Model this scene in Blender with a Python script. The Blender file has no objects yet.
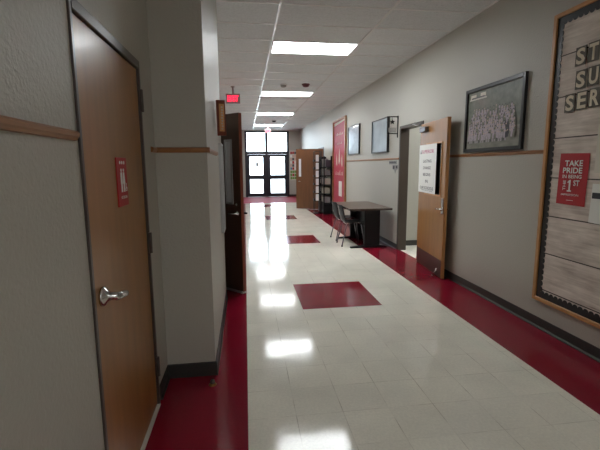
import bpy, bmesh, math, random
from mathutils import Vector, Matrix
random.seed(7)
PI = math.pi
scene = bpy.context.scene
COL = scene.collection

# ------------------------------------------------------------------ materials
def lin(c):
    return tuple(((x/255.0)/12.92 if x/255.0 <= 0.04045 else ((x/255.0+0.055)/1.055)**2.4) for x in c) + (1.0,)
def mat(name, rgb, rough=.6, metal=0, spec=.5, coat=0, coat_rough=.05, emit=0, bump=None, var=None, linear=None, emitcol=None):
    m = bpy.data.materials.new(name); m.use_nodes = True
    nt = m.node_tree; b = nt.nodes['Principled BSDF']
    col = linear + (1,) if linear else lin(rgb)
    b.inputs['Base Color'].default_value = col
    b.inputs['Roughness'].default_value = rough
    b.inputs['Metallic'].default_value = metal
    b.inputs['Specular IOR Level'].default_value = spec
    b.inputs['Coat Weight'].default_value = coat
    b.inputs['Coat Roughness'].default_value = coat_rough
    if emit:
        b.inputs['Emission Color'].default_value = emitcol + (1,) if emitcol else col
        b.inputs['Emission Strength'].default_value = emit
    if bump or var:
        tc = nt.nodes.new('ShaderNodeTexCoord')
    if var:   # (scale, amount, stretch xyz)
        mp = nt.nodes.new('ShaderNodeMapping'); mp.inputs['Scale'].default_value = var[2]
        n = nt.nodes.new('ShaderNodeTexNoise'); n.inputs['Scale'].default_value = var[0]; n.inputs['Detail'].default_value = 5
        r = nt.nodes.new('ShaderNodeMapRange'); r.inputs['From Min'].default_value = .3; r.inputs['From Max'].default_value = .7
        r.inputs['To Min'].default_value = 1-var[1]; r.inputs['To Max'].default_value = 1+var[1]
        mx = nt.nodes.new('ShaderNodeVectorMath'); mx.operation = 'SCALE'; mx.inputs[0].default_value = col[:3]
        nt.links.new(tc.outputs['Object'], mp.inputs['Vector']); nt.links.new(mp.outputs[0], n.inputs['Vector'])
        nt.links.new(n.outputs['Fac'], r.inputs['Value']); nt.links.new(r.outputs[0], mx.inputs['Scale'])
        nt.links.new(mx.outputs[0], b.inputs['Base Color'])
    if bump:  # (scale, strength, distance)
        n = nt.nodes.new('ShaderNodeTexNoise'); n.inputs['Scale'].default_value = bump[0]; n.inputs['Detail'].default_value = 3
        bp = nt.nodes.new('ShaderNodeBump'); bp.inputs['Strength'].default_value = bump[1]; bp.inputs['Distance'].default_value = bump[2]
        nt.links.new(tc.outputs['Object'], n.inputs['Vector']); nt.links.new(n.outputs['Fac'], bp.inputs['Height'])
        nt.links.new(bp.outputs[0], b.inputs['Normal'])
    return m

M = {}
M['wall'] = mat('wall_paint', (180,177,168), .45, spec=.4, bump=(66, .75, .005))
M['oak'] = mat('oak_veneer', (154,106,54), .36, coat=.18, coat_rough=.18, var=(5, .12, (3, 3, .35)), bump=(60, .06, .001))
M['darkoak'] = mat('brown_stained_oak', (104,66,40), .4, coat=.05, coat_rough=.25, var=(5, .12, (3, 3, .35)))  # oak colour darkened to paint in the backlit shade on the far right leaf
M['oak_edge'] = mat('oak_edge', (192,140,86), .4, var=(8, .12, (3, 3, .4)))
M['walnut'] = mat('dark_stained_door', (78,54,42), .45, coat=.05, coat_rough=.25, var=(5, .15, (3, 3, .35)))  # shadow on the backlit left leaf is put into this dark colour
M['steel_frame'] = mat('bronze_painted_frame', (72,62,56), .32, spec=.6)
M['dark_frame'] = mat('dark_door_frame', (66,56,48), .4)
M['storefront'] = mat('dark_bronze_aluminium', (38,36,44), .35, metal=.2)
M['rail'] = mat('wood_chair_rail', (150,102,62), .35, var=(6, .15, (.5, .5, 4)))
M['base'] = mat('rubber_baseboard', (54,53,50), .45)
M['chrome'] = mat('satin_chrome', (200,198,195), .22, metal=1)
M['greysteel'] = mat('grey_steel_tube', (118,118,124), .35, metal=.9)
M['alum'] = mat('brushed_aluminium', (190,190,192), .35, metal=.8)
M['black'] = mat('black_plastic', (22,22,24), .4)
M['blackm'] = mat('black_metal', (12,12,14), .5, spec=.35)
M['white'] = mat('white_paper', (232,232,228), .6)
M['offwhite'] = mat('offwhite_card', (214,208,196), .7)
M['red'] = mat('red_card', (178,22,36), .45)
M['redsign'] = mat('red_sign_plastic', (172,28,32), .55)
M['kick'] = mat('dark_kick_plate', (62,42,34), .35, spec=.6)
M['blackframe'] = mat('black_picture_frame', (30,30,33), .3)
M['brass'] = mat('aged_brass', (150,110,62), .35, metal=.8)
M['ink'] = mat('black_ink', (45,42,50), .6)
M['pink'] = mat('magenta_ink', (186,70,120), .6)
M['letter'] = mat('cream_letter', (218,206,182), .6)
M['slate'] = mat('grey_letter_card', (92,86,76), .7)
M['tabletop'] = mat('grey_brown_laminate', (98,82,70), .4, coat=.05, coat_rough=.2, var=(7, .1, (1, 4, 1)))
M['edge'] = mat('dark_vinyl_edge', (70,60,54), .2, spec=.8)
M['chair'] = mat('charcoal_shell_plastic', (20,25,32), .5)
M['threshold'] = mat('white_threshold_marble', (212,208,200), .4)
M['ext'] = mat('concrete_pavement', (190,188,182), .8, var=(2, .08, (1, 1, 1)))
M['tan'] = mat('tan_wood_panel', (222,166,112), .5, var=(6, .15, (3, 3, .5)))
M['redwood'] = mat('red_brown_wood', (128,58,36), .4, var=(6, .15, (3, 3, .5)))
M['mauve'] = mat('red_poster_cloth', (182,66,86), .55, var=(9, .12, (1, 1, 1)))
M['detector'] = mat('grey_detector_plastic', (150,148,144), .5)
M['maroon'] = mat('maroon_plastic', (86,24,30), .4)
M['exitbox'] = mat('exit_housing', (150,128,128), .5)
M['exitred'] = mat('exit_letters', (255,40,70), .5, emit=1.2, emitcol=(1, .02, .06))
M['light'] = mat('lamp_diffuser', (255,255,255), .5, emit=10.2, emitcol=(.94, .98, 1))
M['lightframe'] = mat('white_enamel', (225,225,222), .4)
M['grid'] = mat('ceiling_grid_enamel', (244,244,244), .25, spec=.7)
M['green'] = mat('leaf_green_print', (110,150,70), .6)
M['blueprint'] = mat('blue_print', (90,130,170), .6)
M['skin'] = mat('pale_print', (205,180,165), .6)
M['jersey'] = mat('white_print', (180,168,178), .5, var=(60, .2, (1, 1, 1)))
M['darkprint'] = mat('dark_print', (60,58,64), .5)
M['fieldprint'] = mat('field_print', (128,128,116), .45, coat=.35, coat_rough=.12, var=(9, .25, (1, 1, 2)))
M['treeprint'] = mat('tree_print', (104,110,98), .45, coat=.35, coat_rough=.12, var=(16, .4, (1, 1, 1)))
M['glassprint'] = mat('glazed_pale_print', (150,164,176), .3, coat=1, coat_rough=.06, var=(3, .2, (1, 1, 1)))
M['darkglass'] = mat('dark_lite_glass', (52,46,38), .1, spec=.8)
M['leaflet'] = mat('glossy_leaflet', (226,228,232), .25, coat=.6)
M['book1'] = mat('grey_book_cloth', (136,134,134), .5)
M['book2'] = mat('slate_book_cloth', (74,66,76), .5)
M['book3'] = mat('cream_book_cloth', (170,164,152), .5)

def glass_mat():
    m = bpy.data.materials.new('clear_pane'); m.use_nodes = True; nt = m.node_tree
    for n in list(nt.nodes): nt.nodes.remove(n)
    out = nt.nodes.new('ShaderNodeOutputMaterial'); t = nt.nodes.new('ShaderNodeBsdfTransparent'); g = nt.nodes.new('ShaderNodeBsdfGlossy')
    g.inputs['Roughness'].default_value = .03
    t.inputs['Color'].default_value = (.93,.96,.97,1)
    f = nt.nodes.new('ShaderNodeFresnel'); f.inputs['IOR'].default_value = 1.45
    mx = nt.nodes.new('ShaderNodeMixShader')
    nt.links.new(f.outputs[0], mx.inputs[0]); nt.links.new(t.outputs[0], mx.inputs[1]); nt.links.new(g.outputs[0], mx.inputs[2])
    nt.links.new(mx.outputs[0], out.inputs[0])
    return m
M['glass'] = glass_mat()

class G:
    """tiny node graph helper"""
    def __init__(s, m): s.nt = m.node_tree; s.L = s.nt.links
    def put(s, sock, v):
        if isinstance(v, (int, float)): sock.default_value = v
        elif isinstance(v, tuple): sock.default_value = v
        else: s.L.new(v, sock)
    def m(s, op, a, b=0, c=0):
        n = s.nt.nodes.new('ShaderNodeMath'); n.operation = op
        s.put(n.inputs[0], a); s.put(n.inputs[1], b); s.put(n.inputs[2], c)
        return n.outputs[0]
    def mix(s, f, a, b):
        n = s.nt.nodes.new('ShaderNodeMix'); n.data_type = 'RGBA'
        s.put(n.inputs[0], f); s.put(n.inputs[6], a); s.put(n.inputs[7], b)
        return n.outputs[2]
    def noise(s, vec, scale, detail=3, rough=.5):
        n = s.nt.nodes.new('ShaderNodeTexNoise'); n.inputs['Scale'].default_value = scale; n.inputs['Detail'].default_value = detail
        n.inputs['Roughness'].default_value = rough
        s.L.new(vec, n.inputs['Vector']); return n.outputs['Fac']
    def pos(s):
        n = s.nt.nodes.new('ShaderNodeTexCoord'); x = s.nt.nodes.new('ShaderNodeSeparateXYZ'); s.L.new(n.outputs['Object'], x.inputs[0])
        return n.outputs['Object'], x.outputs[0], x.outputs[1], x.outputs[2]
    def comb(s, x, y, z=0.0):
        n = s.nt.nodes.new('ShaderNodeCombineXYZ'); s.put(n.inputs[0], x); s.put(n.inputs[1], y); s.put(n.inputs[2], z); return n.outputs[0]
    def ramp(s, v, a, b, lo=0.0, hi=1.0):
        n = s.nt.nodes.new('ShaderNodeMapRange'); s.put(n.inputs[0], v)
        n.inputs[1].default_value = a; n.inputs[2].default_value = b; n.inputs[3].default_value = lo; n.inputs[4].default_value = hi
        return n.outputs[0]

TX, TY = .2905, .298       # tile pitch on the floor
WX0, WX1 = -.022, 2.081    # white field between the two red borders
def floor_mat():
    m = bpy.data.materials.new('vinyl_tile_floor'); m.use_nodes = True; g = G(m); b = m.node_tree.nodes['Principled BSDF']
    vec, x, y, z = g.pos()
    inx = g.m('MULTIPLY', g.m('GREATER_THAN', x, WX0), g.m('LESS_THAN', x, WX1))
    white = g.m('MULTIPLY', inx, g.m('LESS_THAN', y, 16.3))
    # repeating 3x3 red square
    py = g.m('MODULO', g.m('ADD', y, 12*TY*4 - 4.0), 12*TY)
    sq = g.m('MULTIPLY', g.m('LESS_THAN', py, 3.06*TY), g.m('MULTIPLY', g.m('GREATER_THAN', x, .566), g.m('LESS_THAN', x, 1.432)))
    sq = g.m('MULTIPLY', sq, g.m('GREATER_THAN', y, 3.0))
    white = g.m('MULTIPLY', white, g.m('SUBTRACT', 1.0, sq))
    white = g.m('MAXIMUM', white, g.m('GREATER_THAN', x, 2.70))
    tx = g.m('DIVIDE', g.m('ADD', x, -WX0 + TX*20), TX); ty = g.m('DIVIDE', g.m('ADD', y, TY*40 - 4.0), TY)
    fx = g.m('FRACT', tx); fy = g.m('FRACT', ty)
    def line(f, w): return g.m('LESS_THAN', g.m('MINIMUM', f, g.m('SUBTRACT', 1.0, f)), w)
    n1 = g.noise(vec, 2.3, 4)
    n2 = g.noise(g.comb(g.m('MULTIPLY', x, 1.0), g.m('MULTIPLY', y, 1.0), 7.0), 5.0, 2)
    seam = g.m('MULTIPLY', g.m('MAXIMUM', line(fx, .008), g.m('MULTIPLY', line(fy, .008), .7)), g.ramp(n2, .4, .65, .06, .6))
    cell = g.m('MULTIPLY_ADD', g.m('FLOOR', tx), 13.7, g.m('MULTIPLY', g.m('FLOOR', ty), 7.31))
    wn = m.node_tree.nodes.new('ShaderNodeTexWhiteNoise'); wn.noise_dimensions = '1D'; g.L.new(cell, wn.inputs['W'])
    tint = g.ramp(wn.outputs['Value'], 0, 1, .97, 1.02)
    fleck = g.ramp(g.noise(vec, 60, 4, .7), .35, .65, .94, 1.05)
    scuff = g.ramp(n1, .35, .7, 1.04, .92)
    k = g.m('MULTIPLY', g.m('MULTIPLY', tint, fleck), scuff)
    sc = m.node_tree.nodes.new('ShaderNodeVectorMath'); sc.operation = 'SCALE'; sc.inputs[0].default_value = lin((240,236,222))[:3]; g.L.new(k, sc.inputs['Scale'])
    wcol = g.mix(seam, sc.outputs[0], lin((150,136,114)))
    sr = m.node_tree.nodes.new('ShaderNodeVectorMath'); sr.operation = 'SCALE'; sr.inputs[0].default_value = lin((134,20,42))[:3]; g.L.new(g.m('MULTIPLY', fleck, g.ramp(n1, .3, .7, .95, 1.06)), sr.inputs['Scale'])
    g.L.new(g.mix(white, sr.outputs[0], wcol), b.inputs['Base Color'])
    rb = g.ramp(g.noise(vec, 3.0, 4), .3, .7, .07, .13)
    g.L.new(g.m('MAXIMUM', g.m('ADD', rb, g.m('MULTIPLY', g.m('SUBTRACT', 1.0, white), .04)), g.m('MULTIPLY', g.m('GREATER_THAN', y, 16.3), .75)), b.inputs['Roughness'])
    b.inputs['Specular IOR Level'].default_value = .28
    bp = m.node_tree.nodes.new('ShaderNodeBump'); bp.inputs['Strength'].default_value = .2; bp.inputs['Distance'].default_value = .004
    g.L.new(g.m('ADD', g.noise(vec, 8.0, 3), g.m('MULTIPLY', wn.outputs['Value'], .12)), bp.inputs['Height']); g.L.new(bp.outputs[0], b.inputs['Normal'])
    return m
M['floor'] = floor_mat()

def ceil_mat():
    m = bpy.data.materials.new('fissured_ceiling_tile'); m.use_nodes = True; g = G(m); b = m.node_tree.nodes['Principled BSDF']
    vec, x, y, z = g.pos()
    n = g.noise(g.comb(g.m('MULTIPLY', x, 1.0), g.m('MULTIPLY', y, 2.2), z), 42, 4, .7)
    k = g.ramp(n, .32, .55, .8, 1.0)
    sc = m.node_tree.nodes.new('ShaderNodeVectorMath'); sc.operation = 'SCALE'; sc.inputs[0].default_value = lin((216,220,222))[:3]; g.L.new(k, sc.inputs['Scale'])
    g.L.new(sc.outputs[0], b.inputs['Base Color']); b.inputs['Roughness'].default_value = .8
    bp = m.node_tree.nodes.new('ShaderNodeBump'); bp.inputs['Strength'].default_value = .4; bp.inputs['Distance'].default_value = .004
    g.L.new(n, bp.inputs['Height']); g.L.new(bp.outputs[0], b.inputs['Normal'])
    return m
M['ceil'] = ceil_mat()

def plank_mat():
    m = bpy.data.materials.new('weathered_plank_paper'); m.use_nodes = True; g = G(m); b = m.node_tree.nodes['Principled BSDF']
    vec, x, y, z = g.pos()
    tz = g.m('DIVIDE', g.m('ADD', z, 10*.335 - .04), .335); row = g.m('FLOOR', tz); f = g.m('FRACT', tz)
    d = g.m('MINIMUM', f, g.m('SUBTRACT', 1.0, f))
    grain = g.noise(g.comb(g.m('MULTIPLY', x, 2.0), row, g.m('MULTIPLY', z, 26.0)), 1.6, 6, .65)
    blot = g.noise(g.comb(g.m('MULTIPLY', x, 3.0), g.m('MULTIPLY', row, 3.7), g.m('MULTIPLY', z, 5.0)), 1.5, 3)
    k = g.m('ADD', g.m('MULTIPLY', grain, .7), g.m('MULTIPLY', blot, .5))
    c = g.mix(g.ramp(k, .35, .85), lin((172,156,146)), lin((240,230,220)))
    c = g.mix(g.m('LESS_THAN', d, .014), c, lin((58,46,42)))
    c = g.mix(g.m('MULTIPLY', g.ramp(grain, .32, .26), .6), c, lin((88,72,64)))
    g.L.new(c, b.inputs['Base Color']); b.inputs['Roughness'].default_value = .65
    return m
M['plank'] = plank_mat()

# ------------------------------------------------------------------ mesh builder
class MB:
    def __init__(s): s.bm = bmesh.new(); s.idx = 0
    def _fin(s, fs):
        for f in fs: f.material_index = s.idx
    def box(s, x0, x1, y0, y1, z0, z1, bev=0, seg=1, rot=None, piv=None):
        n0 = set(s.bm.faces)
        vs = [s.bm.verts.new((x, y, z)) for x in (x0, x1) for y in (y0, y1) for z in (z0, z1)]
        q = [(0,1,3,2),(4,6,7,5),(0,4,5,1),(2,3,7,6),(0,2,6,4),(1,5,7,3)]
        fs = [s.bm.faces.new([vs[i] for i in f]) for f in q]
        if bev:
            es = list({e for f in fs for e in f.edges})
            bmesh.ops.bevel(s.bm, geom=es, offset=bev, segments=seg, affect='EDGES', profile=.5)
        new = [f for f in s.bm.faces if f not in n0]
        s._fin(new)
        if rot is not None:
            vv = list({v for f in new for v in f.verts})
            bmesh.ops.rotate(s.bm, verts=vv, cent=piv or ((x0+x1)/2, (y0+y1)/2, (z0+z1)/2), matrix=rot)
        return s
    def poly(s, pts, d0, d1, axis='y'):
        """prism of a 2-D outline (a,b) extruded along axis from d0 to d1; outline in the other two axes"""
        def P(a, b, d):
            return {'y': (a, d, b), 'z': (a, b, d), 'x': (d, a, b)}[axis]
        n = len(pts); A = [s.bm.verts.new(P(a, b, d0)) for a, b in pts]; B = [s.bm.verts.new(P(a, b, d1)) for a, b in pts]
        fs = [s.bm.faces.new(A), s.bm.faces.new(B[::-1])]
        for i in range(n): fs.append(s.bm.faces.new((A[i], B[i], B[(i+1) % n], A[(i+1) % n])))
        bmesh.ops.recalc_face_normals(s.bm, faces=fs); s._fin(fs); return s
    def disc(s, cx, cz, r, d0, d1, n=16, axis='y', ry=None):
        ry = ry or r
        return s.poly([(cx+r*math.cos(2*PI*i/n), cz+ry*math.sin(2*PI*i/n)) for i in range(n)], d0, d1, axis)
    def lathe(s, prof, cx=0, cy=0, cz=0, n=20, axis='z'):
        rings = []
        for r, h in prof:
            ring = []
            for i in range(n):
                a = 2*PI*i/n; u, v = r*math.cos(a), r*math.sin(a)
                p = {'z': (cx+u, cy+v, cz+h), 'y': (cx+u, cy+h, cz+v), 'x': (cx+h, cy+u, cz+v)}[axis]
                ring.append(s.bm.verts.new(p))
            rings.append(ring)
        fs = []
        for a, b in zip(rings, rings[1:]):
            for i in range(n): fs.append(s.bm.faces.new((a[i], a[(i+1) % n], b[(i+1) % n], b[i])))
        fs.append(s.bm.faces.new(rings[0][::-1])); fs.append(s.bm.faces.new(rings[-1]))
        bmesh.ops.recalc_face_normals(s.bm, faces=fs)
        for f in fs: f.smooth = True
        s._fin(fs); return s
    def tube(s, pts, r, n=10, r1=None):
        pts = [Vector(p) for p in pts]; rings = []; m = len(pts)
        for i, p in enumerate(pts):
            t = (pts[min(i+1, m-1)]-pts[max(i-1, 0)]).normalized()
            up = Vector((0, 0, 1)) if abs(t.z) < .9 else Vector((1, 0, 0))
            a = t.cross(up).normalized(); b = t.cross(a).normalized()
            rr = r if r1 is None else r+(r1-r)*i/(m-1)
            rings.append([s.bm.verts.new(p+a*rr*math.cos(2*PI*k/n)+b*rr*math.sin(2*PI*k/n)) for k in range(n)])
        fs = []
        for A, B in zip(rings, rings[1:]):
            for k in range(n): fs.append(s.bm.faces.new((A[k], A[(k+1) % n], B[(k+1) % n], B[k])))
        for f in fs: f.smooth = True
        fs += [s.bm.faces.new(rings[0][::-1]), s.bm.faces.new(rings[-1])]
        bmesh.ops.recalc_face_normals(s.bm, faces=fs); s._fin(fs); return s
    def build(s, name, mats, parent=None, label=None, kind=None):
        if not isinstance(mats, (list, tuple)): mats = [mats]
        me = bpy.data.meshes.new(name); s.bm.to_mesh(me); s.bm.free()
        for k in mats: me.materials.append(M[k])
        o = bpy.data.objects.new(name, me); COL.objects.link(o)
        if parent: o.parent = parent
        if label: o['label'] = label
        if kind: o['kind'] = kind
        return o

def thing(name, label, cat, loc, rz=0, group=None):
    o = bpy.data.objects.new(name, None); COL.objects.link(o); o.empty_display_size = .1
    o.location = loc; o.rotation_euler = (0, 0, rz); o['label'] = label; o['category'] = cat
    if group: o['group'] = group
    return o
def tag(o, label, cat, loc=None, rz=0, group=None):
    o['label'] = label; o['category'] = cat
    if group: o['group'] = group
    if loc is not None: o.location = loc; o.rotation_euler = (0, 0, rz)
    return o
def leaf_box(y0, y1, x0, x1, z0, z1, hx0, hx1, hz0, hz1):
    m = MB(); m.box(x0, hx0, y0, y1, z0, z1); m.box(hx1, x1, y0, y1, z0, z1); m.box(hx0, hx1, y0, y1, z0, hz0); m.box(hx0, hx1, y0, y1, hz1, z1)
    return m
def sroot(name, loc, rz=0):
    o = bpy.data.objects.new(name, None); COL.objects.link(o); o.location = loc; o.rotation_euler = (0, 0, rz); o['kind'] = 'structure'; return o
def copy_tree(o, parent=None):
    c = o.copy(); COL.objects.link(c); c.parent = parent
    for ch in list(o.children): copy_tree(ch, c)
    return c
def text(name, s, mk, parent, x0, x1, z0, z1, y, rotz=0, bold=0):
    """lettering as a thin mesh facing -y, fitted to the rectangle"""
    cu = bpy.data.curves.new('t', 'FONT'); cu.body = s; cu.extrude = 0; cu.offset = bold; cu.resolution_u = 3
    ob = bpy.data.objects.new('t', cu); me = bpy.data.meshes.new_from_object(ob)
    bpy.data.objects.remove(ob); bpy.data.curves.remove(cu)
    me.name = name
    ca, sa = math.cos(rotz), math.sin(rotz)
    P = [(v.co.x*ca-v.co.y*sa, v.co.x*sa+v.co.y*ca) for v in me.vertices]
    ax, bx_ = min(p[0] for p in P), max(p[0] for p in P); az, bz = min(p[1] for p in P), max(p[1] for p in P)
    for v, p in zip(me.vertices, P):
        v.co = (x0+(p[0]-ax)/(bx_-ax)*(x1-x0), y, z0+(p[1]-az)/(bz-az)*(z1-z0))
    me.materials.clear(); me.materials.append(M[mk])
    o = bpy.data.objects.new(name, me); COL.objects.link(o); o.parent = parent
    return o

# ------------------------------------------------------------------ room numbers
XL, XP, XF, XR = -.585, -.25, -.72, 2.65     # near left wall, pilaster face, far left wall, right wall
YB, YE, ZC = -9.0, 19.6, 3.18
RIGHT, LEFT = -PI/2, PI/2                    # rotations of things that hang on the right / left wall
T = .14
# ------------------------------------------------------------------ setting
MB().box(-1.6, 5.2, YB-.3, YE, -.1, 0).build('floor', 'floor', kind='structure')
MB().box(-4, 8, YE+.0, 60, -.14, -.012).build('ground', 'ext', kind='structure')
ce = MB().box(-2.2, 5.2, YB-.3, YE+.1, ZC, ZC+.1).build('ceiling', 'ceil', kind='structure')
mb = MB()
for x in (-.80, .41, 1.63):
    mb.box(x-.015, x+.015, YB, YE, ZC-.009, ZC+.001)
k = -24
while 5.71+.62*k < YE:
    yy = 5.71+.62*k
    if yy > YB: mb.box(XF, XR, yy-.011, yy+.011, ZC-.007, ZC+.001)
    k += 1
mb.box(XR-.022, XR, YB, YE, ZC-.0085, ZC+.001)
mb.build('grid_rail', 'grid', ce)

def wall_x(name, xa, xb, y0, y1, holes, top=ZC+.05):
    """wall slab between xa..xb running along y, holes = (ya, yb, ztop)"""
    m = MB(); y = y0
    for a, b, zt in holes:
        m.box(xa, xb, y, a, 0, top); m.box(xa, xb, a, b, zt, top); y = b
    m.box(xa, xb, y, y1, 0, top)
    return m.build(name, 'wall', kind='structure')
D1 = (1.56, 2.455, 2.05); D2 = (5.83, 6.68, 2.11); D3 = (5.30, 6.20, 2.10); D4 = (13.5, 14.45, 2.08)
wall_x('wall_left', XL-T, XL, YB, 2.785, [D1])
MB().box(XF-.13, XP, 2.785, 4.5, 0, ZC+.05).build('wall_left_pier', 'wall', kind='structure')
wall_x('wall_left_far', XF-T, XF, 4.5, YE+.1, [D3])
wall_x('wall_right', XR, XR+T, YB, YE+.1, [D2, D4])
MB().box(-1.6, XR, YB-T, YB, 0, ZC+.05).build('wall_back', 'wall', kind='structure')
# far wall round the entrance
EX0, EX1 = .02, 2.12
m = MB(); m.box(XF, EX0, YE, YE+.12, 0, ZC+.05); m.box(EX1, XR, YE, YE+.12, 0, ZC+.05); m.box(EX0, EX1, YE, YE+.12, 3.14, ZC+.05)
m.build('wall_far', 'wall', kind='structure')
# side rooms behind the openings
m = MB()
m.box(XR+T, 5.1, 7.05, 7.15, 0, ZC); m.box(5.0, 5.1, 4.2, 7.05, 0, ZC); m.box(XR+T, 5.1, 4.1, 4.2, 0, ZC)
m.build('wall_side_room', 'wall', kind='structure')
m = MB(); m.box(XR+T, 4.0, 15.0, 15.1, 0, ZC); m.box(3.9, 4.0, 13.1, 15.0, 0, ZC); m.box(XR+T, 4.0, 13.0, 13.1, 0, ZC)
m.build('wall_back_room', 'wall', kind='structure')
m = MB(); m.box(-1.6, XF-T, 4.9, 5.0, 0, ZC); m.box(-1.6, XF-T, 6.6, 6.7, 0, ZC); m.box(-1.7, -1.6, 4.9, 6.7, 0, ZC)
m.build('wall_left_room', 'wall', kind='structure')
m = MB(); m.box(-1.7, XL-T, 1.2, 1.3, 0, ZC); m.box(-1.7, XL-T, 2.66, 2.76, 0, ZC); m.box(-1.7, -1.6, 1.2, 2.76, 0, ZC)
m.build('wall_restroom', 'wall', kind='structure')

# baseboards (small toe at the floor)
def base_y(name, x, s, y0, y1):      # s=+1: board sits on the +x side of x
    pr = [(x, 0), (x+s*.016, 0), (x+s*.016, .008), (x+s*.007, .022), (x+s*.006, .1), (x, .1)]
    return MB().poly(pr, y0, y1, 'y').build(name, 'base', kind='structure')
base_y('baseboard_left', XL, 1, YB, 1.51)
base_y('baseboard_left_strip', XL, 1, 2.505, 2.785)
base_y('baseboard_left_pier', XP, 1, 2.77, 4.5)
MB().box(XL, XP+.012, 2.769, 2.785, 0, .1).build('baseboard_pier_front', 'base', kind='structure')
base_y('baseboard_left_far', XF, 1, 6.25, YE)
base_y('baseboard_right', XR, -1, YB, 5.78)
base_y('baseboard_right_middle', XR, -1, 6.735, 13.45)
base_y('baseboard_right_far', XR, -1, 14.5, YE)
MB().box(XR+T, 5.0, 7.038, 7.05, 0, .1).build('baseboard_side_room', 'base', kind='structure')
MB().box(EX1, XR, YE-.012, YE, 0, .1).build('baseboard_far', 'base', kind='structure')
# chair rails
def rail_prof(x, s, z0=1.590, z1=1.626):
    return [(x, z0), (x+s*.010, z0+.002), (x+s*.013, z0+.009), (x+s*.018, z0+.015), (x+s*.019, z1-.009), (x+s*.012, z1-.002), (x, z1)]
def rail_y(name, x, s, y0, y1): MB().poly(rail_prof(x, s), y0, y1, 'y').build(name, 'rail', kind='structure')
rail_y('trim_1', XL, 1, YB, 1.512)
rail_y('trim_2', XP, 1, 2.765, 3.66)
MB().poly([(2.785-a, b) for a, b in [(0, 1.590), (.01, 1.592), (.013, 1.599), (.018, 1.605), (.019, 1.617), (.012, 1.624), (0, 1.626)]], XL+.0, XP+.02, 'x').build('trim_3', 'rail', kind='structure')
rail_y('trim_4', XR, -1, 3.275, 5.785)
rail_y('trim_5', XR, -1, 6.735, 10.36)
rail_y('trim_6', XR, -1, YB, .74)
rail_y('trim_7', XL, 1, 2.66, 2.785)

# ------------------------------------------------------------------ doors
def casing(w0, w1, zt, y, dep, fw, name, mk, parent, jw=None):
    """three-sided frame in local x/z; face at y, depth dep"""
    m = MB(); jw = jw or fw
    m.box(w0-jw, w0, y, y+dep, 0, zt+fw, .003); m.box(w1, w1+jw, y, y+dep, 0, zt+fw, .003); m.box(w0, w1, y, y+dep, zt, zt+fw, .003)
    return m.build(name, mk, parent)
# door 1: restroom door, near left.  local x = +y, local y = -x
d = sroot('door_1', (XL, 1.56, 0), LEFT)
casing(.005, .89, 2.045, -.008, .14, .045, 'door_frame', 'steel_frame', d, .024)
lf = MB().box(.008, .887, .006, .05, .012, 2.041, .002).build('door_leaf', 'oak', d)
rz_ = .978
h = MB().lathe([(.040, 0), (.041, -.006), (.036, -.014), (.022, -.022), (.018, -.034), (.017, -.062), (.012, -.070)], .105, .006, rz_, 24, 'y').build('door_handle', 'chrome', lf)
# lever, a separate sub-part shape swept towards the hinge
MB().tube([(.10, -.052, rz_), (.13, -.054, rz_-.006), (.165, -.054, rz_-.013), (.20, -.052, rz_-.021), (.222, -.05, rz_-.026)], .0175, 12, .015).build('lever', 'chrome', h)
for z in (1.87, 1.05, .26):
    MB().tube([(.892, -.012, z-.062), (.892, -.012, z+.062)], .011, 10).build('hinge', 'steel_frame', d)
MB().box(.0, .895, -.014, .012, 0, .008, .002).build('threshold', 'threshold', d)

# restroom sign on door 1
s = thing('restroom_sign', 'small red restroom sign with white figures on the near left wooden door', 'sign', (XL-.0065, 1.955, 1.312), LEFT)
s.scale = (1.12, 1, 1)
MB().box(0, .142, -.006, 0, 0, .232, .003, 2).build('sign_plate', 'redsign', s)
m = MB(); y0, y1 = -.0075, -.006
for cx in (.045, .073, .101): m.disc(cx, .208, .008, y0, y1)
for cx, w in ((.055, 0), (.088, 1)):
    m.disc(cx, .172, .008, y0, y1)
    if w: m.poly([(cx-.008, .162), (cx+.008, .162), (cx+.016, .108), (cx-.016, .108)], y0, y1)
    else: m.box(cx-.011, cx+.011, y0, y1, .108, .162, 0)
    m.box(cx-.009, cx-.002, y0, y1, .068, .11); m.box(cx+.002, cx+.009, y0, y1, .068, .11)
m.disc(.115, .105, .004, y0, y1)
for i in range(14):
    a = i/14*2*PI; a2 = (i+1)/14*2*PI
    m.poly([(.117+.011*math.cos(a), .08+.011*math.sin(a)), (.117+.011*math.cos(a2), .08+.011*math.sin(a2)), (.117+.008*math.cos(a2), .08+.008*math.sin(a2)), (.117+.008*math.cos(a), .08+.008*math.sin(a))], y0, y1)
m.box(.112, .116, y0, y1, .08, .104); m.build('pictogram', 'white', s)
text('sign_lettering', 'RESTROOM', 'white', s, .035, .115, .036, .05, -.0078, bold=.01)

# door 2: sign door on the right, standing open against the wall
d = sroot('door_2', (XR, 6.68, 0), RIGHT)
casing(.012, .838, 2.10, -.012, .16, .05, 'door_frame', 'dark_frame', d)
h2, f2 = Vector((2.618, 5.815)), Vector((2.518, 4.822)); W2 = (f2-h2).length; a2 = math.atan2(f2.y-h2.y, f2.x-h2.x)
leafloc = (h2.x, h2.y, 0)
d2 = sroot('door_3', leafloc, a2)
lf = leaf_box(0, .045, 0, W2-.003, .012, 2.09, .28, .85, 1.1, 1.78).build('door_leaf', 'oak', d2)
MB().box(W2-.003, W2, 0.001, .044, .012, 2.09).build('leaf_edge', 'oak_edge', lf)
MB().box(.01, W2-.02, -.002, 0, .014, .25, .0007).build('kick_plate', 'kick', lf)
m = MB()
for a in ((.26, .28, 1.08, 1.80), (.85, .87, 1.08, 1.80)): m.box(a[0], a[1], -.009, 0, a[2], a[3], .003)
m.box(.28, .85, -.009, 0, 1.08, 1.1, .003); m.box(.28, .85, -.009, 0, 1.78, 1.80, .003)
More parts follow.
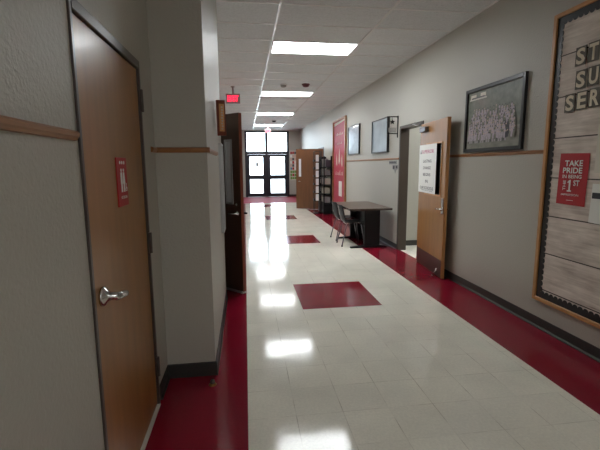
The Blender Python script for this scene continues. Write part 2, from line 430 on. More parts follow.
m.build('window_frame', 'oak_edge', lf)
MB().box(.28, .85, .016, .024, 1.1, 1.78).build('window_pane', 'glass', lf)
pl = MB().box(.915, .985, -.008, 0, .865, 1.07, .003, 2).build('lock_plate', 'chrome', lf)
MB().lathe([(.022, -.006), (.022, -.012), (.011, -.016), (.010, -.05)], .95, 0, .925, 16, 'y').tube([(.95, -.05, .925), (.9, -.054, .925), (.83, -.048, .921)], .0105, 10, .008).build('lever', 'chrome', pl)
MB().lathe([(.022, .045), (.022, .05), (.011, .056), (.01, .075), (.018, .08), (.014, .088)], .95, 0, .925, 16, 'y').build('knob', 'chrome', lf)
c = MB().box(.1, .33, -.055, 0, 1.965, 2.035, .006, 2).build('door_closer', 'greysteel', lf)
MB().tube([(.14, -.04, 2.04), (-.02, -.12, 2.1), (-.14, -.02, 2.13)], .008, 8).box(.125, .155, -.055, -.025, 2.03, 2.05).build('closer_arm', 'alum', c)
MB().box(.825, .855, -.01, 0, .06, .11, .002).tube([(.84, -.008, .09), (.825, -.045, .012)], .006, 8).lathe([(.011, 0), (.012, .010), (.007, .016)], .824, -.047, .0, 12).build('kickdown_stop', 'chrome', lf)

# paper sign on door 3
s = thing('paper_sign', 'white paper sign with a magenta heading taped over the window of the open oak door', 'sign', leafloc, a2)
MB().box(.01, .695, -.0125, -.0105, 1.10, 1.785).build('paper', 'white', s)
text('heading', 'SUPERIOR', 'pink', s, .12, .60, 1.66, 1.71, -.013, bold=.01)
m = MB(); m.poly([(.06, 1.655), (.1, 1.655), (.08, 1.72)], -.0132, -.0126); m.build('heading_mark', 'ink', s)
for i, (w, a, b) in enumerate([('LASTING', .19, .52), ('CHANGE', .19, .50), ('BEGINS', .20, .50), ('IN', .30, .40), ('OUR SCHOOLS', .08, .62)]):
    z = 1.53-.095*i
    text('lettering', w, 'ink', s, a, b, z, z+.042, -.013, bold=.012)
text('small_lettering', 'Thank you for visiting', 'ink', s, .15, .58, 1.125, 1.145, -.013)

# left far leaf
d = sroot('door_4', (XF, 5.30, 0), LEFT)
casing(.012, .888, 2.09, -.012, .16, .05, 'door_frame', 'dark_frame', d)
d3 = sroot('door_5', (-.715, 5.265, 0), -PI/4)
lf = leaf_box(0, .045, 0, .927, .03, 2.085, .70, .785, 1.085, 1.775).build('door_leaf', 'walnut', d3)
MB().box(.927, .93, .001, .044, .03, 2.085).build('leaf_edge', 'redwood', lf)
MB().box(.005, .925, -.006, .051, .004, .034, .002).build('door_sweep', 'alum', lf)
m = MB(); m.box(.685, .70, -.008, .053, 1.06, 1.80, .003); m.box(.785, .81, -.008, .053, 1.06, 1.80, .003); m.box(.70, .785, -.008, .053, 1.06, 1.085, .003); m.box(.70, .785, -.008, .053, 1.775, 1.80, .003)
m.build('window_frame', 'alum', lf)
MB().box(.70, .785, .003, .042, 1.085, 1.775).build('window_pane', 'leaflet', lf, label='bright frosted lite')  # pale opaque colour takes the place of light through the slit
MB().lathe([(.03, 0), (.03, -.008), (.012, -.014), (.011, -.05)], .865, 0, .955, 16, 'y').tube([(.865, -.05, .955), (.77, -.052, .955)], .01, 10, .008).build('lever', 'chrome', lf)
MB().lathe([(.03, .045), (.03, .053), (.012, .06), (.011, .09)], .865, 0, .955, 16, 'y').tube([(.865, .09, .955), (.9, .095, .955), (.925, .097, .953)], .013, 10, .011).build('outer_lever', 'blackm', lf)
MB().lathe([(.014, 0), (.014, -.012), (.01, -.014)], .865, 0, 1.06, 14, 'y').build('lock_cylinder', 'chrome', lf)

# right far leaf
d = sroot('door_6', (XR, 14.45, 0), RIGHT)
casing(.012, .938, 2.07, -.012, .16, .05, 'door_frame', 'dark_frame', d)
h4, f4 = Vector((2.60, 13.40)), Vector((1.76, 13.95)); W4 = (f4-h4).length; a4 = math.atan2(f4.y-h4.y, f4.x-h4.x)
d4 = sroot('door_7', (h4.x, h4.y, 0), a4)
lf = leaf_box(-.045, 0, 0, W4, .012, 2.06, .82, .89, 1.135, 1.715).build('door_leaf', 'darkoak', d4)
m = MB(); m.box(.808, .82, -.05, .006, 1.12, 1.73, .002); m.box(.89, .902, -.05, .006, 1.12, 1.73, .002); m.box(.82, .89, -.05, .006, 1.12, 1.135, .002); m.box(.82, .89, -.05, .006, 1.715, 1.73, .002)
m.build('window_frame', 'alum', lf)
MB().box(.82, .89, -.042, -.003, 1.135, 1.715).build('window_pane', 'leaflet', lf, label='bright frosted lite')  # opaque pane coloured pale to read as lit from behind
MB().lathe([(.03, 0), (.03, .008), (.012, .014), (.011, .05)], .9, 0, .96, 16, 'y').tube([(.9, .05, .96), (.8, .052, .96)], .01, 10, .008).build('lever', 'chrome', lf)

# ------------------------------------------------------------------ entrance (faces the viewer, local = world axes)
ent = sroot('trim_8', (0, YE, 0))
CW = .17; XM = 1.045
m = MB()
for a, b in ((EX0-.01, EX0+.09), (XM-CW/2+.02, XM+CW/2-.02), (EX1-.09, EX1+.01)): m.box(a, b, -.02, .12, 0, 3.14, .004)
m.box(EX0+.08, XM-.055, -.02, .12, 2.05, 2.18, .004); m.box(XM+.055, EX1-.08, -.02, .12, 2.05, 2.18, .004)
m.box(EX0+.08, XM-.055, -.02, .12, 3.08, 3.14, .004); m.box(XM+.055, EX1-.08, -.02, .12, 3.08, 3.14, .004)
m.build('mullion', 'storefront', ent)
MB().box(EX0+.08, EX1-.08, -.02, .14, 0, .012, .002).build('threshold', 'alum', ent)
def edoor(n, x0, x1, hs):
    r = sroot(n, (0, YE, 0)); m = MB(); st = .12
    m.box(x0, x0+st, .0, .045, .015, 2.045, .004); m.box(x1-st, x1, .0, .045, .015, 2.045, .004)
    m.box(x0+st, x1-st, .0, .045, .015, .18, .004); m.box(x0+st, x1-st, .0, .045, .86, 1.06, .004); m.box(x0+st, x1-st, .0, .045, 1.93, 2.045, .004)
    m.build('door_frame', 'storefront', r)
    MB().box(x0+st, x1-st, .018, .026, .18, .86).build('lower_pane', 'glass', r)
    MB().box(x0+st, x1-st, .018, .026, 1.06, 1.93).build('upper_pane', 'glass', r)
    b = MB().box(x0+.03, x1-.03, -.06, -.03, .93, .99, .006, 2).build('panic_bar', 'storefront', r)
    MB().box(x0+.03, x0+.1, -.03, 0, .92, 1.0, .003).box(x1-.1, x1-.03, -.03, 0, .92, 1.0, .003).build('bar_bracket', 'storefront', b)
edoor('door_8', EX0+.085, XM-.06, 1); edoor('door_9', XM+.06, EX1-.085, -1)
for n, a, b in (('window_1', EX0+.08, XM-.055), ('window_2', XM+.055, EX1-.08)):
    MB().box(a, b, .018, .026, 2.18, 3.08).build(n, 'glass', kind='structure').location = (0, YE, 0)
tag(MB().box(0, .13, -.004, 0, 0, .2).build('window_notice', 'detector'), 'small grey notice stuck on the upper pane of the left entrance door', 'notice', (.52, YE+.017, 1.46))
# picture board beside the entrance
pb = thing('collage_board', 'picture collage with green lower edge on the far wall right of the entrance doors', 'poster', (2.17, YE-.002, .8))
MB().box(0, .42, -.02, 0, 0, 1.42, .003).build('backing', 'offwhite', pb)
cl = ['blueprint', 'skin', 'darkprint', 'white', 'redsign', 'green']
m = MB()
for i in range(4):
    for j in range(9):
        m.idx = 5 if j < 3 and random.random() < .75 else random.randrange(5)
        m.box(.02+.098*i, .02+.098*i+.085, -.023, -.02, .03+.152*j+random.uniform(0, .02), .03+.152*j+.13)
m.build('pictures', cl, pb)

# ------------------------------------------------------------------ ceiling things
lab = ['nearest', 'second nearest', 'third nearest', 'farthest']
proto = thing('ceiling_light', 'bright recessed fluorescent ceiling panel, nearest of the row and largest in view', 'light', (.41, 5.71, ZC-.012), group='fluorescent panels in the corridor ceiling')
m = MB(); m.box(.012, 1.208, .011, .03, 0, .011, .002); m.box(.012, 1.208, .58, .599, 0, .011, .002); m.box(.012, .031, .03, .58, 0, .011, .002); m.box(1.189, 1.208, .03, .58, 0, .011, .002)
m.build('frame', 'lightframe', proto)
MB().box(.031, 1.189, .03, .58, .004, .011).build('diffuser', 'light', proto)
for i, l in enumerate(['fluorescent ceiling panel behind the nearest one, just past the two round detectors', 'third fluorescent ceiling panel down the corridor, between the second panel and the entrance end', 'farthest fluorescent ceiling panel, closest to the glass entrance doors']):
    c = copy_tree(proto); c.location = (.41, 5.71+3.72*(i+1), ZC-.012); c['label'] = l
for i, l in enumerate(['fluorescent ceiling panel just behind the camera position', 'fluorescent ceiling panel well behind the camera position']):  # out-of-view panels added as fill for the near end of the corridor
    c = copy_tree(proto); c.location = (.41, -2.9-3.72*i, ZC-.012); c['label'] = l
# unseen panel added to brighten the side room
c = copy_tree(proto); c.location = (3.3, 5.3, ZC-.012); c['label'] = 'fluorescent ceiling panel inside the side room behind the open oak door'; del c['group']

def puck(name, label, cat, loc, mk, ring, r=.075, group=None):
    t = thing(name, label, cat, loc)
    MB().lathe([(r, 0), (r, -.018), (r*.9, -.022)], n=24).build('base_ring', ring, t)
    MB().lathe([(r*.8, -.022), (r*.78, -.045), (r*.5, -.06), (r*.2, -.064)], n=24).build('dome', mk, t)
    return t
puck('smoke_detector', 'round grey smoke detector on the ceiling, left of the maroon alarm', 'detector', (.84, 8.66, ZC), 'detector', 'lightframe')
puck('ceiling_alarm', 'round dark maroon alarm on the ceiling, right of the grey detector', 'alarm', (1.30, 8.58, ZC), 'maroon', 'maroon', .085)
puck('dome_camera', 'small dark dome on the ceiling in front of the glass entrance', 'camera', (1.12, 15.4, ZC), 'blackm', 'detector', .09)

def exit_sign(loc, label, w=.30, h=.2):
    t = thing('exit_sign', label, 'sign', loc)
    MB().box(-w/2, w/2, -.022, .022, -h-.15, -.15, .006, 2).build('housing', 'exitbox', t)
    MB().box(-.018, .018, -.01, .01, -.151, -.012, .003).lathe([(.045, -.012), (.045, 0)], n=16).build('mount', 'exitbox', t)
    text('exit_lettering', 'EXIT', 'exitred', t, -w/2+.035, w/2-.035, -h-.115, -.185, -.0235, bold=.035)
    return t
exit_sign((-.215, 9.0, ZC), 'glowing red EXIT sign under the ceiling above the left doorway')
exit_sign((.99, 17.2, ZC), 'small pale red exit sign under the ceiling in front of the glass entrance', .26, .17)

# ------------------------------------------------------------------ left wall things
t = thing('wooden_plaque', 'red-brown framed tan wooden plaque high on the left pier', 'plaque', (XP+.012, 3.66, 1.765), .42)
t.scale = (.62, 1, .72)
MB().box(0, .125, -.03, -.002, .0, .42, .006, 2, rot=Matrix.Rotation(-.03, 3, 'Y')).build('frame', 'redwood', t)
MB().box(.025, .1, -.036, -.029, .05, .375, .003).build('panel', 'tan', t)
m = MB()
for i in range(9): m.box(.05+.004*(i % 2), .075+.004*(i % 2), -.039, -.0355, .07+.032*i, .09+.032*i, .002)
m.build('carved_letters', 'offwhite', t)
t = thing('notice_case', 'narrow silver-framed white notice case on the left pier beside the dark door', 'notice case', (XP, 3.98, .84), LEFT)
m = MB(); m.box(0, .015, -.03, -.001, 0, .88, .002); m.box(.305, .32, -.03, -.001, 0, .88, .002); m.box(.015, .305, -.03, -.001, 0, .015, .002); m.box(.015, .305, -.03, -.001, .865, .88, .002)
m.build('frame', 'alum', t)
MB().box(.015, .305, -.012, -.001, .015, .865).build('white_sheet', 'white', t)
t = thing('floor_door_stop', 'small brown and brass floor door stop by the pier corner', 'door stop', (-.262, 2.64, 0))
MB().lathe([(.026, 0), (.027, .005), (.02, .010), (.018, .016)], n=20).build('base_ring', 'brass', t)
MB().lathe([(.017, .016), (.018, .022), (.014, .034), (.006, .038)], n=20).build('bumper', 'kick', t)

# ------------------------------------------------------------------ right wall: near bulletin board
# local x = -y of the world, z up, -y towards the corridor
BY, BZ0, BZ1, BW = 3.275, .262, 2.735, 2.46
t = thing('bulletin_board', 'large oak-framed bulletin board with grey plank paper and black scalloped border', 'bulletin board', (XR, BY, 0), RIGHT)
fw = .035
m = MB(); m.box(0, fw, -.03, -.001, BZ0, BZ1, .003); m.box(BW-fw, BW, -.03, -.001, BZ0, BZ1, .003)
m.box(fw, BW-fw, -.03, -.001, BZ0, BZ0+fw, .003); m.box(fw, BW-fw, -.03, -.001, BZ1-fw, BZ1, .003)
m.build('frame', 'oak_edge', t)
MB().box(fw, BW-fw, -.010, -.001, BZ0+fw, BZ1-fw).build('plank_paper', 'plank', t)
def scallop(L, wid, pitch, lift):
    n = max(1, round(L/pitch)); p = L/n; pts = [(0, 0)]
    for i in range(n):
        for q in range(7):
            a = PI*q/6
            pts.append((i*p+p/2-p/2*math.cos(a), wid+.023*math.sin(a)))
    pts.append((L, 0)); return pts
ix0, ix1, iz0, iz1 = fw, BW-fw, BZ0+fw, BZ1-fw
def dedup(p):
    o = []
    for q in p:
        if not o or (abs(o[-1][0]-q[0])+abs(o[-1][1]-q[1])) > 1e-5: o.append(q)
    return o
m = MB()
m.poly(dedup([(ix0+b, iz0+a) for a, b in scallop(iz1-iz0, .045, .052, 0)]), -.014, -.0105)
m.poly(dedup([(ix1-b, iz0+a) for a, b in scallop(iz1-iz0, .045, .052, 0)]), -.014, -.0105)
m.poly(dedup([(ix0+a, iz0+b) for a, b in scallop(ix1-ix0, .045, .052, 0)]), -.015, -.0141)
m.poly(dedup([(ix0+a, iz1-b) for a, b in scallop(ix1-ix0, .045, .052, 0)]), -.015, -.0141)
m.build('scalloped_border', 'black', t)
# letter cards
def card(ch, y, z, w, h, row, place):
    c = thing('letter_card', f'dark grey card with cream letter {ch}, {place} in the {row} row of the bulletin board', 'letter', (XR-.0165, y, z), RIGHT, group='letter cards on the plank board')
    MB().box(0, w, -.003, 0, 0, h, .001).build('card', 'slate', c)
    text('letter', ch, 'letter', c, w*.1, w*.9, h*.08, h*.92, -.0036, bold=.03)
rows = (('ST', 3.02, 2.262, .145, 'top', ['first', 'second']), ('SU', 3.0, 2.082, .145, 'middle', ['first', 'second']), ('SER', 3.09, 1.915, .145, 'bottom', ['first', 'second', 'third']))
for chs, y, z, h, row, pl in rows:
    for i, ch in enumerate(chs):
        card(ch, y-.118*i, z+.004*i, .104, h, row, pl[i])
# red poster
t = thing('red_poster', 'red poster reading TAKE PRIDE IN BEING THE 1ST on the plank board', 'poster', (XR-.0125, 3.092, 1.165), RIGHT)
MB().box(0, .292, -.003, 0, 0, .418, .0005, rot=Matrix.Rotation(.02, 3, 'Y')).build('sheet', 'red', t)
yy = -.0092
text('lettering', 'TAKE', 'white', t, .065, .245, .315, .362, yy, bold=.02)
text('lettering', 'PRIDE', 'white', t, .05, .245, .258, .304, yy, bold=.02)
text('lettering', 'IN BEING', 'white', t, .05, .243, .217, .246, yy, bold=.012)
text('lettering', 'THE', 'white', t, .062, .09, .118, .2, yy, rotz=PI/2, bold=.012)
MB().poly([(.108, .108), (.152, .108), (.152, .12), (.140, .12), (.140, .205), (.128, .205), (.110, .188), (.110, .176), (.123, .184), (.123, .12), (.108, .12)], yy, yy+.0004).build('numeral', 'white', t)
text('lettering', 'ST', 'white', t, .168, .228, .158, .203, yy, bold=.02)
text('lettering', 'IMPRESSION', 'white', t, .05, .228, .075, .091, yy, bold=.012)
MB().box(.11, .18, yy-.0004, yy, .036, .040).build('fine_print', 'white', t)
# two papers at the picture edge
tag(MB().box(0, .216, -.003, 0, 0, .36, .0005).build('paper_notice', 'offwhite'), 'cream paper notice on the plank board, upper right of the red poster', 'notice', (XR-.0125, 2.745, 1.43), RIGHT)
t = thing('paper_notice', 'white paper notice with a black heading box, lower right of the red poster', 'notice', (XR-.0125, 2.75, 1.045), RIGHT)
MB().box(0, .216, -.003, 0, 0, .30, .0005, rot=Matrix.Rotation(.03, 3, 'Y')).build('sheet', 'white', t)
MB().box(.01, .20, -.0045, -.003, .19, .235, 0).build('heading_box', 'ink', t)

# ------------------------------------------------------------------ framed team photograph
def framed(name, label, cat, y, z0, z1, w, fw, dep, fmat):
    t = thing(name, label, cat, (XR-.001, y, z0), RIGHT); h = z1-z0
    m = MB(); m.box(0, fw, -dep, 0, 0, h, .003); m.box(w-fw, w, -dep, 0, 0, h, .003); m.box(fw, w-fw, -dep, 0, 0, fw, .003); m.box(fw, w-fw, -dep, 0, h-fw, h, .003)
    m.build('frame', fmat, t)
    return t, h
t, h = framed('framed_photograph', 'large black-framed team photograph above the wood rail near the bulletin board', 'picture', 4.61, 1.64, 2.358, 1.035, .04, .03, 'blackframe')
w = 1.035; m = MB(); yb = -.012
m.box(.04, w-.04, yb, 0, .04, h*.34)
m.idx = 1; m.box(.04, w-.04, yb, 0, h*.34, h-.04)
m.idx = 4
m.box(.07, .40, yb-.001, yb, .585, .6); m.box(.09, .2, yb-.001, yb, .6, .645); m.box(.28, .38, yb-.001, yb, .61, .65)   # scoreboard / banner
m.idx = 5; m.box(.11, .36, yb-.0016, yb-.001, .60, .615)
for r in range(9):
    n = 30-r*2 if r > 2 else 28; zc = .19+.034*r; span = w-.2-.03*max(0, r-4)
    for i in range(n):
        cx = .08+.018*max(0, r-4)+span*(i+.5)/n+(r % 2)*.01+random.uniform(-.006, .006); z = zc+random.uniform(-.006, .006); d_ = .0009*(10-r)
        m.idx = (2 if random.random() > .25 else 0) if not (r < 4 and n-6 < i < n-3) else 5
        m.poly([(cx-.012, z-.06), (cx+.012, z-.06), (cx+.0135, z-.01), (cx+.006, z), (cx-.006, z), (cx-.0135, z-.01)], yb-d_-.0007, yb-d_)
        m.idx = 3 if random.random() > .45 else 5
        m.disc(cx, z+.009, .008, yb-d_-.0007, yb-d_, 8)
for i in range(20):
    cx = .095+.036*i; m.idx = 2 if i % 3 else 5
    m.box(cx-.009, cx-.002, yb-.0095, yb-.009, .1, .15); m.box(cx+.002, cx+.009, yb-.0095, yb-.009, .1, .15)
m.build('photograph', ['fieldprint', 'treeprint', 'jersey', 'skin', 'offwhite', 'darkprint'], t)
# glazed frames farther on
t, h = framed('framed_print', 'black-framed glazed pale print by the star bracket sign', 'picture', 8.165, 1.735, 2.382, .93, .022, .045, 'blackframe')
MB().box(.022, .908, -.03, 0, .022, h-.022).build('glazed_print', 'glassprint', t)
t, h = framed('framed_print', 'smaller-looking black-framed glazed print next to the tall red display', 'picture', 10.10, 1.76, 2.45, .97, .022, .04, 'blackframe')
MB().box(.022, .948, -.028, 0, .022, h-.022).build('glazed_print', 'glassprint', t)
# star bracket sign, projecting from the wall
t = thing('bracket_sign', 'black iron bracket with a star and small grey plate projecting over the side doorway', 'sign', (XR, 6.82, 0))
m = MB(); m.box(-.014, 0, -.012, .012, 1.97, 2.34, .003); m.box(-.2, -.014, -.007, .007, 2.315, 2.33, .002); m.box(-.2, -.014, -.007, .007, 2.03, 2.045, .002); m.box(-.2, -.188, -.007, .007, 2.045, 2.315, .002)
m.build('bracket', 'blackm', t)
m = MB(); pts = []
for i in range(10):
    r = .05 if i % 2 == 0 else .021; a = PI/2+i*PI/5; pts.append((-.105+r*math.cos(a), 2.235+r*math.sin(a)))
m.poly(pts, -.004, .004); m.tube([(-.105, 0, 2.28), (-.105, 0, 2.316)], .003, 6); m.build('star', 'blackm', t)
MB().box(-.17, -.04, -.003, .003, 2.06, 2.14, .001).build('small_plate', 'detector', t)
# room plates
t = thing('room_plate', 'wide small grey room plate with dark characters left of the side doorway', 'sign', (XR-.001, 7.20, 1.513), RIGHT)
MB().box(0, .37, -.006, 0, 0, .062, .002).build('plate', 'book1', t)
m = MB()
for i in range(9):
    m.box(.02+.037*i, .02+.037*i+.024, -.0072, -.006, .016+.004*(i % 2), .048-.003*(i % 3))
m.build('dark_characters', 'ink', t, kind='stuff')
t = thing('room_badge', 'small grey shield-shaped badge below the wide room plate', 'sign', (XR-.001, 7.02, 1.40), RIGHT)
MB().poly([(0, .1), (.26, .1), (.26, .03), (.16, .0), (.13, -.05), (.1, 0), (0, .03)], -.006, 0).build('plate', 'book1', t)
MB().box(.03, .1, -.008, -.006, .03, .085).build('emblem', 'ink', t)
MB().box(.17, .23, -.008, -.006, .04, .085).build('emblem', 'ink', t)

# ------------------------------------------------------------------ tall red display board
t = thing('display_board', 'tall red display board in a wood frame with white cut-outs behind the table', 'bulletin board', (XR-.001, 11.93, .36), RIGHT)
w, h = 1.53, 2.42
m = MB(); m.box(0, .05, -.045, 0, 0, h, .003); m.box(w-.08, w, -.045, 0, 0, h, .003); m.box(.05, w-.08, -.045, 0, 0, .05, .003); m.box(.05, w-.08, -.045, 0, h-.05, h, .003)
m.build('frame', 'rail', t)
MB().box(.05, w-.08, -.012, 0, .05, h-.05).build('red_backing', 'mauve', t)
MB().poly([(.12, h-.16), (w-.2, h-.1), (w-.2, h-.06), (.12, h-.08)], -.015, -.0122).build('heading_strip', 'offwhite', t)
for cx, cz, s_ in ((.45, 1.12, 1), (.78, 1.16, 1.25), (1.08, 1.1, .95)):
    MB().poly([(cx-.09*s_, cz), (cx-.05*s_, cz+.22*s_), (cx, cz+.36*s_), (cx+.04*s_, cz+.22*s_), (cx+.09*s_, cz), (cx+.03*s_, cz+.08*s_), (cx, cz-.02), (cx-.03*s_, cz+.08*s_)], -.0148, -.0122).build('figure_cutout', 'offwhite', t)
for a, b, z, hh, n in ((.3, 1.25, .86, .16, 6), (.4, 1.2, 1.97, .09, 9), (.45, 1.1, 1.72, .08, 7)):
    m = MB()
    for i in range(n):      # irregular pale strokes of the unreadable heading
        x = a+(b-a)*i/n; h1 = hh*random.uniform(.55, 1)
        m.poly([(x, z), (x+(b-a)/n*.45, z+.01), (x+(b-a)/n*.7, z+h1), (x+(b-a)/n*.4, z+h1*.8)], -.0142, -.0122)
    m.build('pale_strokes', 'offwhite', t, kind='stuff')
MB().box(.75, 1.1, -.02, -.0122, .28, .70, .001).build('white_card', 'white', t)

# ------------------------------------------------------------------ table
tx0, tx1, ty0, ty1 = 1.80, 2.575, 6.78, 8.22
t = thing('table', 'rectangular table with grey-brown top and black panel legs against the right wall', 'table', (tx0, ty0, 0))
L, Wd = ty1-ty0, tx1-tx0
MB().box(.004, Wd-.004, .004, L-.004, .706, .741, .002).build('tabletop', 'tabletop', t)
m = MB(); m.box(0, .004, 0, L, .706, .7405); m.box(Wd-.004, Wd, 0, L, .706, .7405); m.box(.004, Wd-.004, 0, .004, .706, .7405); m.box(.004, Wd-.004, L-.004, L, .706, .7405); m.build('edge_band', 'edge', t)
for y in (.2, L-.24):
    p = MB().box(.33, .62, y, y+.045, .03, .706, .004).build('leg_panel', 'blackm', t)
    MB().poly([(.07, .0), (.075, .022), (.33, .045), (.62, .045), (.75, .022), (.755, 0)], y-.012, y+.057, 'y').build('foot', 'blackm', p)
MB().box(.46, .48, .245, L-.24, .36, .70).build('modesty_panel', 'blackm', t)

# ------------------------------------------------------------------ chairs
def make_chair(label, loc, rz):
    """moulded shell chair, faces local +x, origin under the seat centre"""
    t = thing('school_chair', label, 'chair', loc, rz, group='shell chairs at the table')
    prof = [(.2, .425), (.19, .442), (.12, .45), (.02, .44), (-.09, .432), (-.155, .445), (-.19, .49), (-.205, .55), (-.22, .62), (-.235, .69), (-.25, .755), (-.256, .77)]
    wid = [.36, .385, .40, .40, .385, .36, .33, .35, .39, .39, .35, .27]
    nu = 8; m = MB(); bm = m.bm; top = []; bot = []
    for k, ((x, z), w) in enumerate(zip(prof, wid)):
        a = Vector(prof[max(k-1, 0)]); b = Vector(prof[min(k+1, len(prof)-1)]); tg = (b-a).normalized(); n = Vector((tg.y, -tg.x))
        ra, rb = [], []
        for i in range(nu+1):
            u = i/nu*2-1; dish = .022*u*u*(1 if k > 4 else .6)
            px, pz = x-n.x*dish*-1*0+(.035*u*u if k > 5 else 0), z+(.014*u*u if k <= 5 else 0)
            ra.append(bm.verts.new((px, u*w/2, pz))); rb.append(bm.verts.new((px+n.x*.007*(-1), u*w/2, pz+n.y*.007*(-1) if k > 5 else pz-.007)))
        top.append(ra); bot.append(rb)
    fs = []
    K = len(prof)
    for k in range(K-1):
        for i in range(nu):
            fs.append(bm.faces.new((top[k][i], top[k][i+1], top[k+1][i+1], top[k+1][i])))
            fs.append(bm.faces.new((bot[k][i], bot[k+1][i], bot[k+1][i+1], bot[k][i+1])))
    for k in range(K-1):
        fs.append(bm.faces.new((top[k][0], top[k+1][0], bot[k+1][0], bot[k][0]))); fs.append(bm.faces.new((top[k][nu], bot[k][nu], bot[k+1][nu], top[k+1][nu])))
    for i in range(nu):
        fs.append(bm.faces.new((top[0][i], bot[0][i], bot[0][i+1], top[0][i+1]))); fs.append(bm.faces.new((top[K-1][i], top[K-1][i+1], bot[K-1][i+1], bot[K-1][i])))
    bmesh.ops.recalc_face_normals(bm, faces=fs)
    for f in fs: f.smooth = True
    m.build('seat_shell', 'chair', t)
    MB().tube([(.13, -.15, .418), (.13, .15, .418)], .011).tube([(-.12, -.15, .41), (-.12, .15, .41)], .011).tube([(-.12, 0, .412), (.13, 0, .418)], .009).build('seat_frame', 'chrome', t)
    for sx, sy in ((1, 1), (1, -1), (-1, 1), (-1, -1)):
        x0 = .13 if sx > 0 else -.12; x1 = .2 if sx > 0 else -.23
        lg = MB().tube([(x0, sy*.14, .418), (x0+sx*.02, sy*.165, .385), (x1, sy*.205, .02)], .011).build('leg', 'greysteel', t)
        MB().lathe([(.016, 0), (.016, .018), (.012, .024)], x1, sy*.205, 0, 12).build('foot_glide', 'black', lg)
    return t
ch = make_chair('charcoal shell chair with chrome legs at the table, nearer the camera', (1.985, 7.36, 0), .0)
c2 = copy_tree(ch); c2.location = (2.00, 7.97, 0); c2.rotation_euler = (0, 0, .06); c2['label'] = 'charcoal shell chair at the table, the farther one beside the red display board'

# ------------------------------------------------------------------ bookshelf and brochure rack
sy0, sy1, sx0, sx1 = 12.05, 13.0, 2.365, 2.63
t = thing('bookshelf', 'black metal bookshelf of books and binders against the right wall beyond the display board', 'bookshelf', (sx0, sy0, 0))
Wd, L = sx1-sx0, sy1-sy0
for y in (0, L-.03):
    MB().box(0, Wd, y, y+.03, 0, 1.78, .003).build('side_panel', 'blackm', t) if y else MB().box(0, .03, 0, .03, 0, 1.78, .003).box(Wd-.05, Wd, 0, .03, 0, 1.78, .003).build('side_panel', 'blackm', t)
SZ = [.36, .64, .92, 1.2, 1.46]
for z in SZ: MB().box(0, Wd-.012, .03, L-.03, z-.03, z, .002).build('shelf', 'blackm', t)
MB().box(.0, Wd-.012, .03, L-.03, .0, .32, .004).build('base_cabinet', 'blackm', t)
bk = [MB().box(0, .17, 0, .04, 0, 1, .003).build('book', k) for k in ('book1', 'book2', 'book3')]
bk[0].name = 'book'; used = [0, 0, 0]
nm = ['grey', 'dark slate', 'cream']; rowname = ['bottom', 'second', 'third', 'fourth', 'top']
for j, z in enumerate(SZ):
    y = sy0+.05
    while y < sy1-.12:
        if random.random() < .25: y += .09; continue
        k = random.choice((0, 0, 1, 2, 2)) if not (j == 4 and y < sy0+.15) else 1
        b = bk[k] if not used[k] else bk[k].copy()
        if used[k]: COL.objects.link(b)
        used[k] = 1
        th = random.uniform(.7, 1.3)
        b.location = (sx0+.03+random.uniform(0, .04), y, z); b.scale = (1, th, random.uniform(.16, .22) if j < 4 else random.uniform(.2, .25))
        tag(b, f'{nm[k]} book standing in the {rowname[j]} row of the black bookshelf', 'book', group=f'{nm[k]} books in the {rowname[j]} row')
        y += .04*th+random.choice((.004, .006, .03))
# tall dark binder at front of top shelf is part of the rows
RX = 2.225
t = thing('brochure_rack', 'tall black wire brochure rack full of white leaflets, left of the bookshelf', 'rack', (RX, 12.35, 0))
m = MB()
for x in (-.1, .1):
    for y in (-.1, .1): m.tube([(x, y, .03), (x, y, 1.93)], .009 if x < 0 else .014, 8)
for z in (.05, .4, .75, 1.1, 1.45, 1.93):
    m.tube([(-.1, -.1, z), (.1, -.1, z)], .007, 6); m.tube([(-.1, .1, z), (.1, .1, z)], .007, 6); m.tube([(-.1, -.1, z), (-.1, .1, z)], .007, 6); m.tube([(.1, -.1, z), (.1, .1, z)], .007, 6)
m.build('wire_frame', 'blackm', t)
MB().lathe([(.15, 0), (.15, .02), (.03, .045)], n=24).build('base', 'blackm', t)
pk = []
for z in (.42, .66, .9, 1.14, 1.38, 1.62):
    pk.append(MB().box(-.088, .088, -.13, -.108, z, z+.06, .002).box(-.13, -.108, -.088, .088, z, z+.06, .002).build('pocket', 'blackm', t))
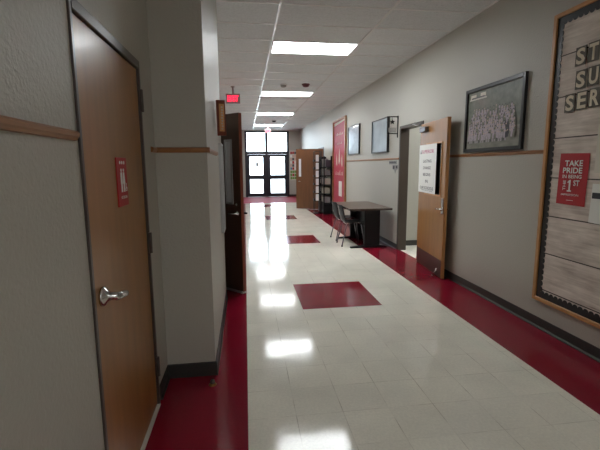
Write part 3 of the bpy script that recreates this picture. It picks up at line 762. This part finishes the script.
lf0 = None; pos = ['lowest', 'second', 'third', 'fourth', 'fifth', 'topmost']
for i, z in enumerate((.42, .66, .9, 1.14, 1.38, 1.62)):
    if lf0 is None: lf0 = o = MB().box(-.075, .015, -.006, .006, 0, .2, .001).build('leaflet', 'leaflet')
    else: o = lf0.copy(); COL.objects.link(o)
    tag(o, f'white glossy leaflet in the {pos[i]} pocket of the wire rack', 'leaflet', (RX, 12.35-.138, z+.002), 0, 'white leaflets in the brochure rack')

# ------------------------------------------------------------------ light
w = bpy.data.worlds.new('World'); scene.world = w; w.use_nodes = True
bg = w.node_tree.nodes['Background']; bg.inputs['Color'].default_value = (.78, .89, 1, 1); bg.inputs['Strength'].default_value = 4.5
por = bpy.data.lights.new('portal', 'AREA'); por.shape = 'RECTANGLE'; por.size = 2.1; por.size_y = 3.1; por.cycles.is_portal = True
po = bpy.data.objects.new('sky_portal', por); COL.objects.link(po); po.location = (1.07, YE+.15, 1.57); po.rotation_euler = (-PI/2, 0, 0)

# ------------------------------------------------------------------ camera
f, H = 400.0, 1.5
Y = Vector((245-300, 225-166, f)).normalized(); rl = math.radians(.4)
Z = Y.cross(Vector((math.cos(rl), math.sin(rl), 0))).normalized()
if Z.y < 0: Z = -Z
X = Y.cross(Z)
if X.x < 0: X = -X
right, up, fwd = Vector((X[0], Y[0], Z[0])), Vector((X[1], Y[1], Z[1])), Vector((X[2], Y[2], Z[2]))
R = Matrix((right, up, -fwd)).transposed()
cam = bpy.data.cameras.new('camera'); cam.sensor_width = 36; cam.lens = f*36/600; cam.clip_start = .02
co = bpy.data.objects.new('camera', cam); COL.objects.link(co); co.matrix_world = Matrix.Translation((0, 0, H)) @ R.to_4x4()
scene.camera = co

vs = scene.view_settings; vs.view_transform = 'Standard'; vs.look = 'None'; vs.exposure = 1.3; vs.gamma = 1; vs.use_curve_mapping = False
cy = scene.cycles; cy.use_denoising = True; cy.max_bounces = 10; cy.diffuse_bounces = 6; cy.glossy_bounces = 4; cy.caustics_reflective = False; cy.caustics_refractive = False; cy.sample_clamp_indirect = 8
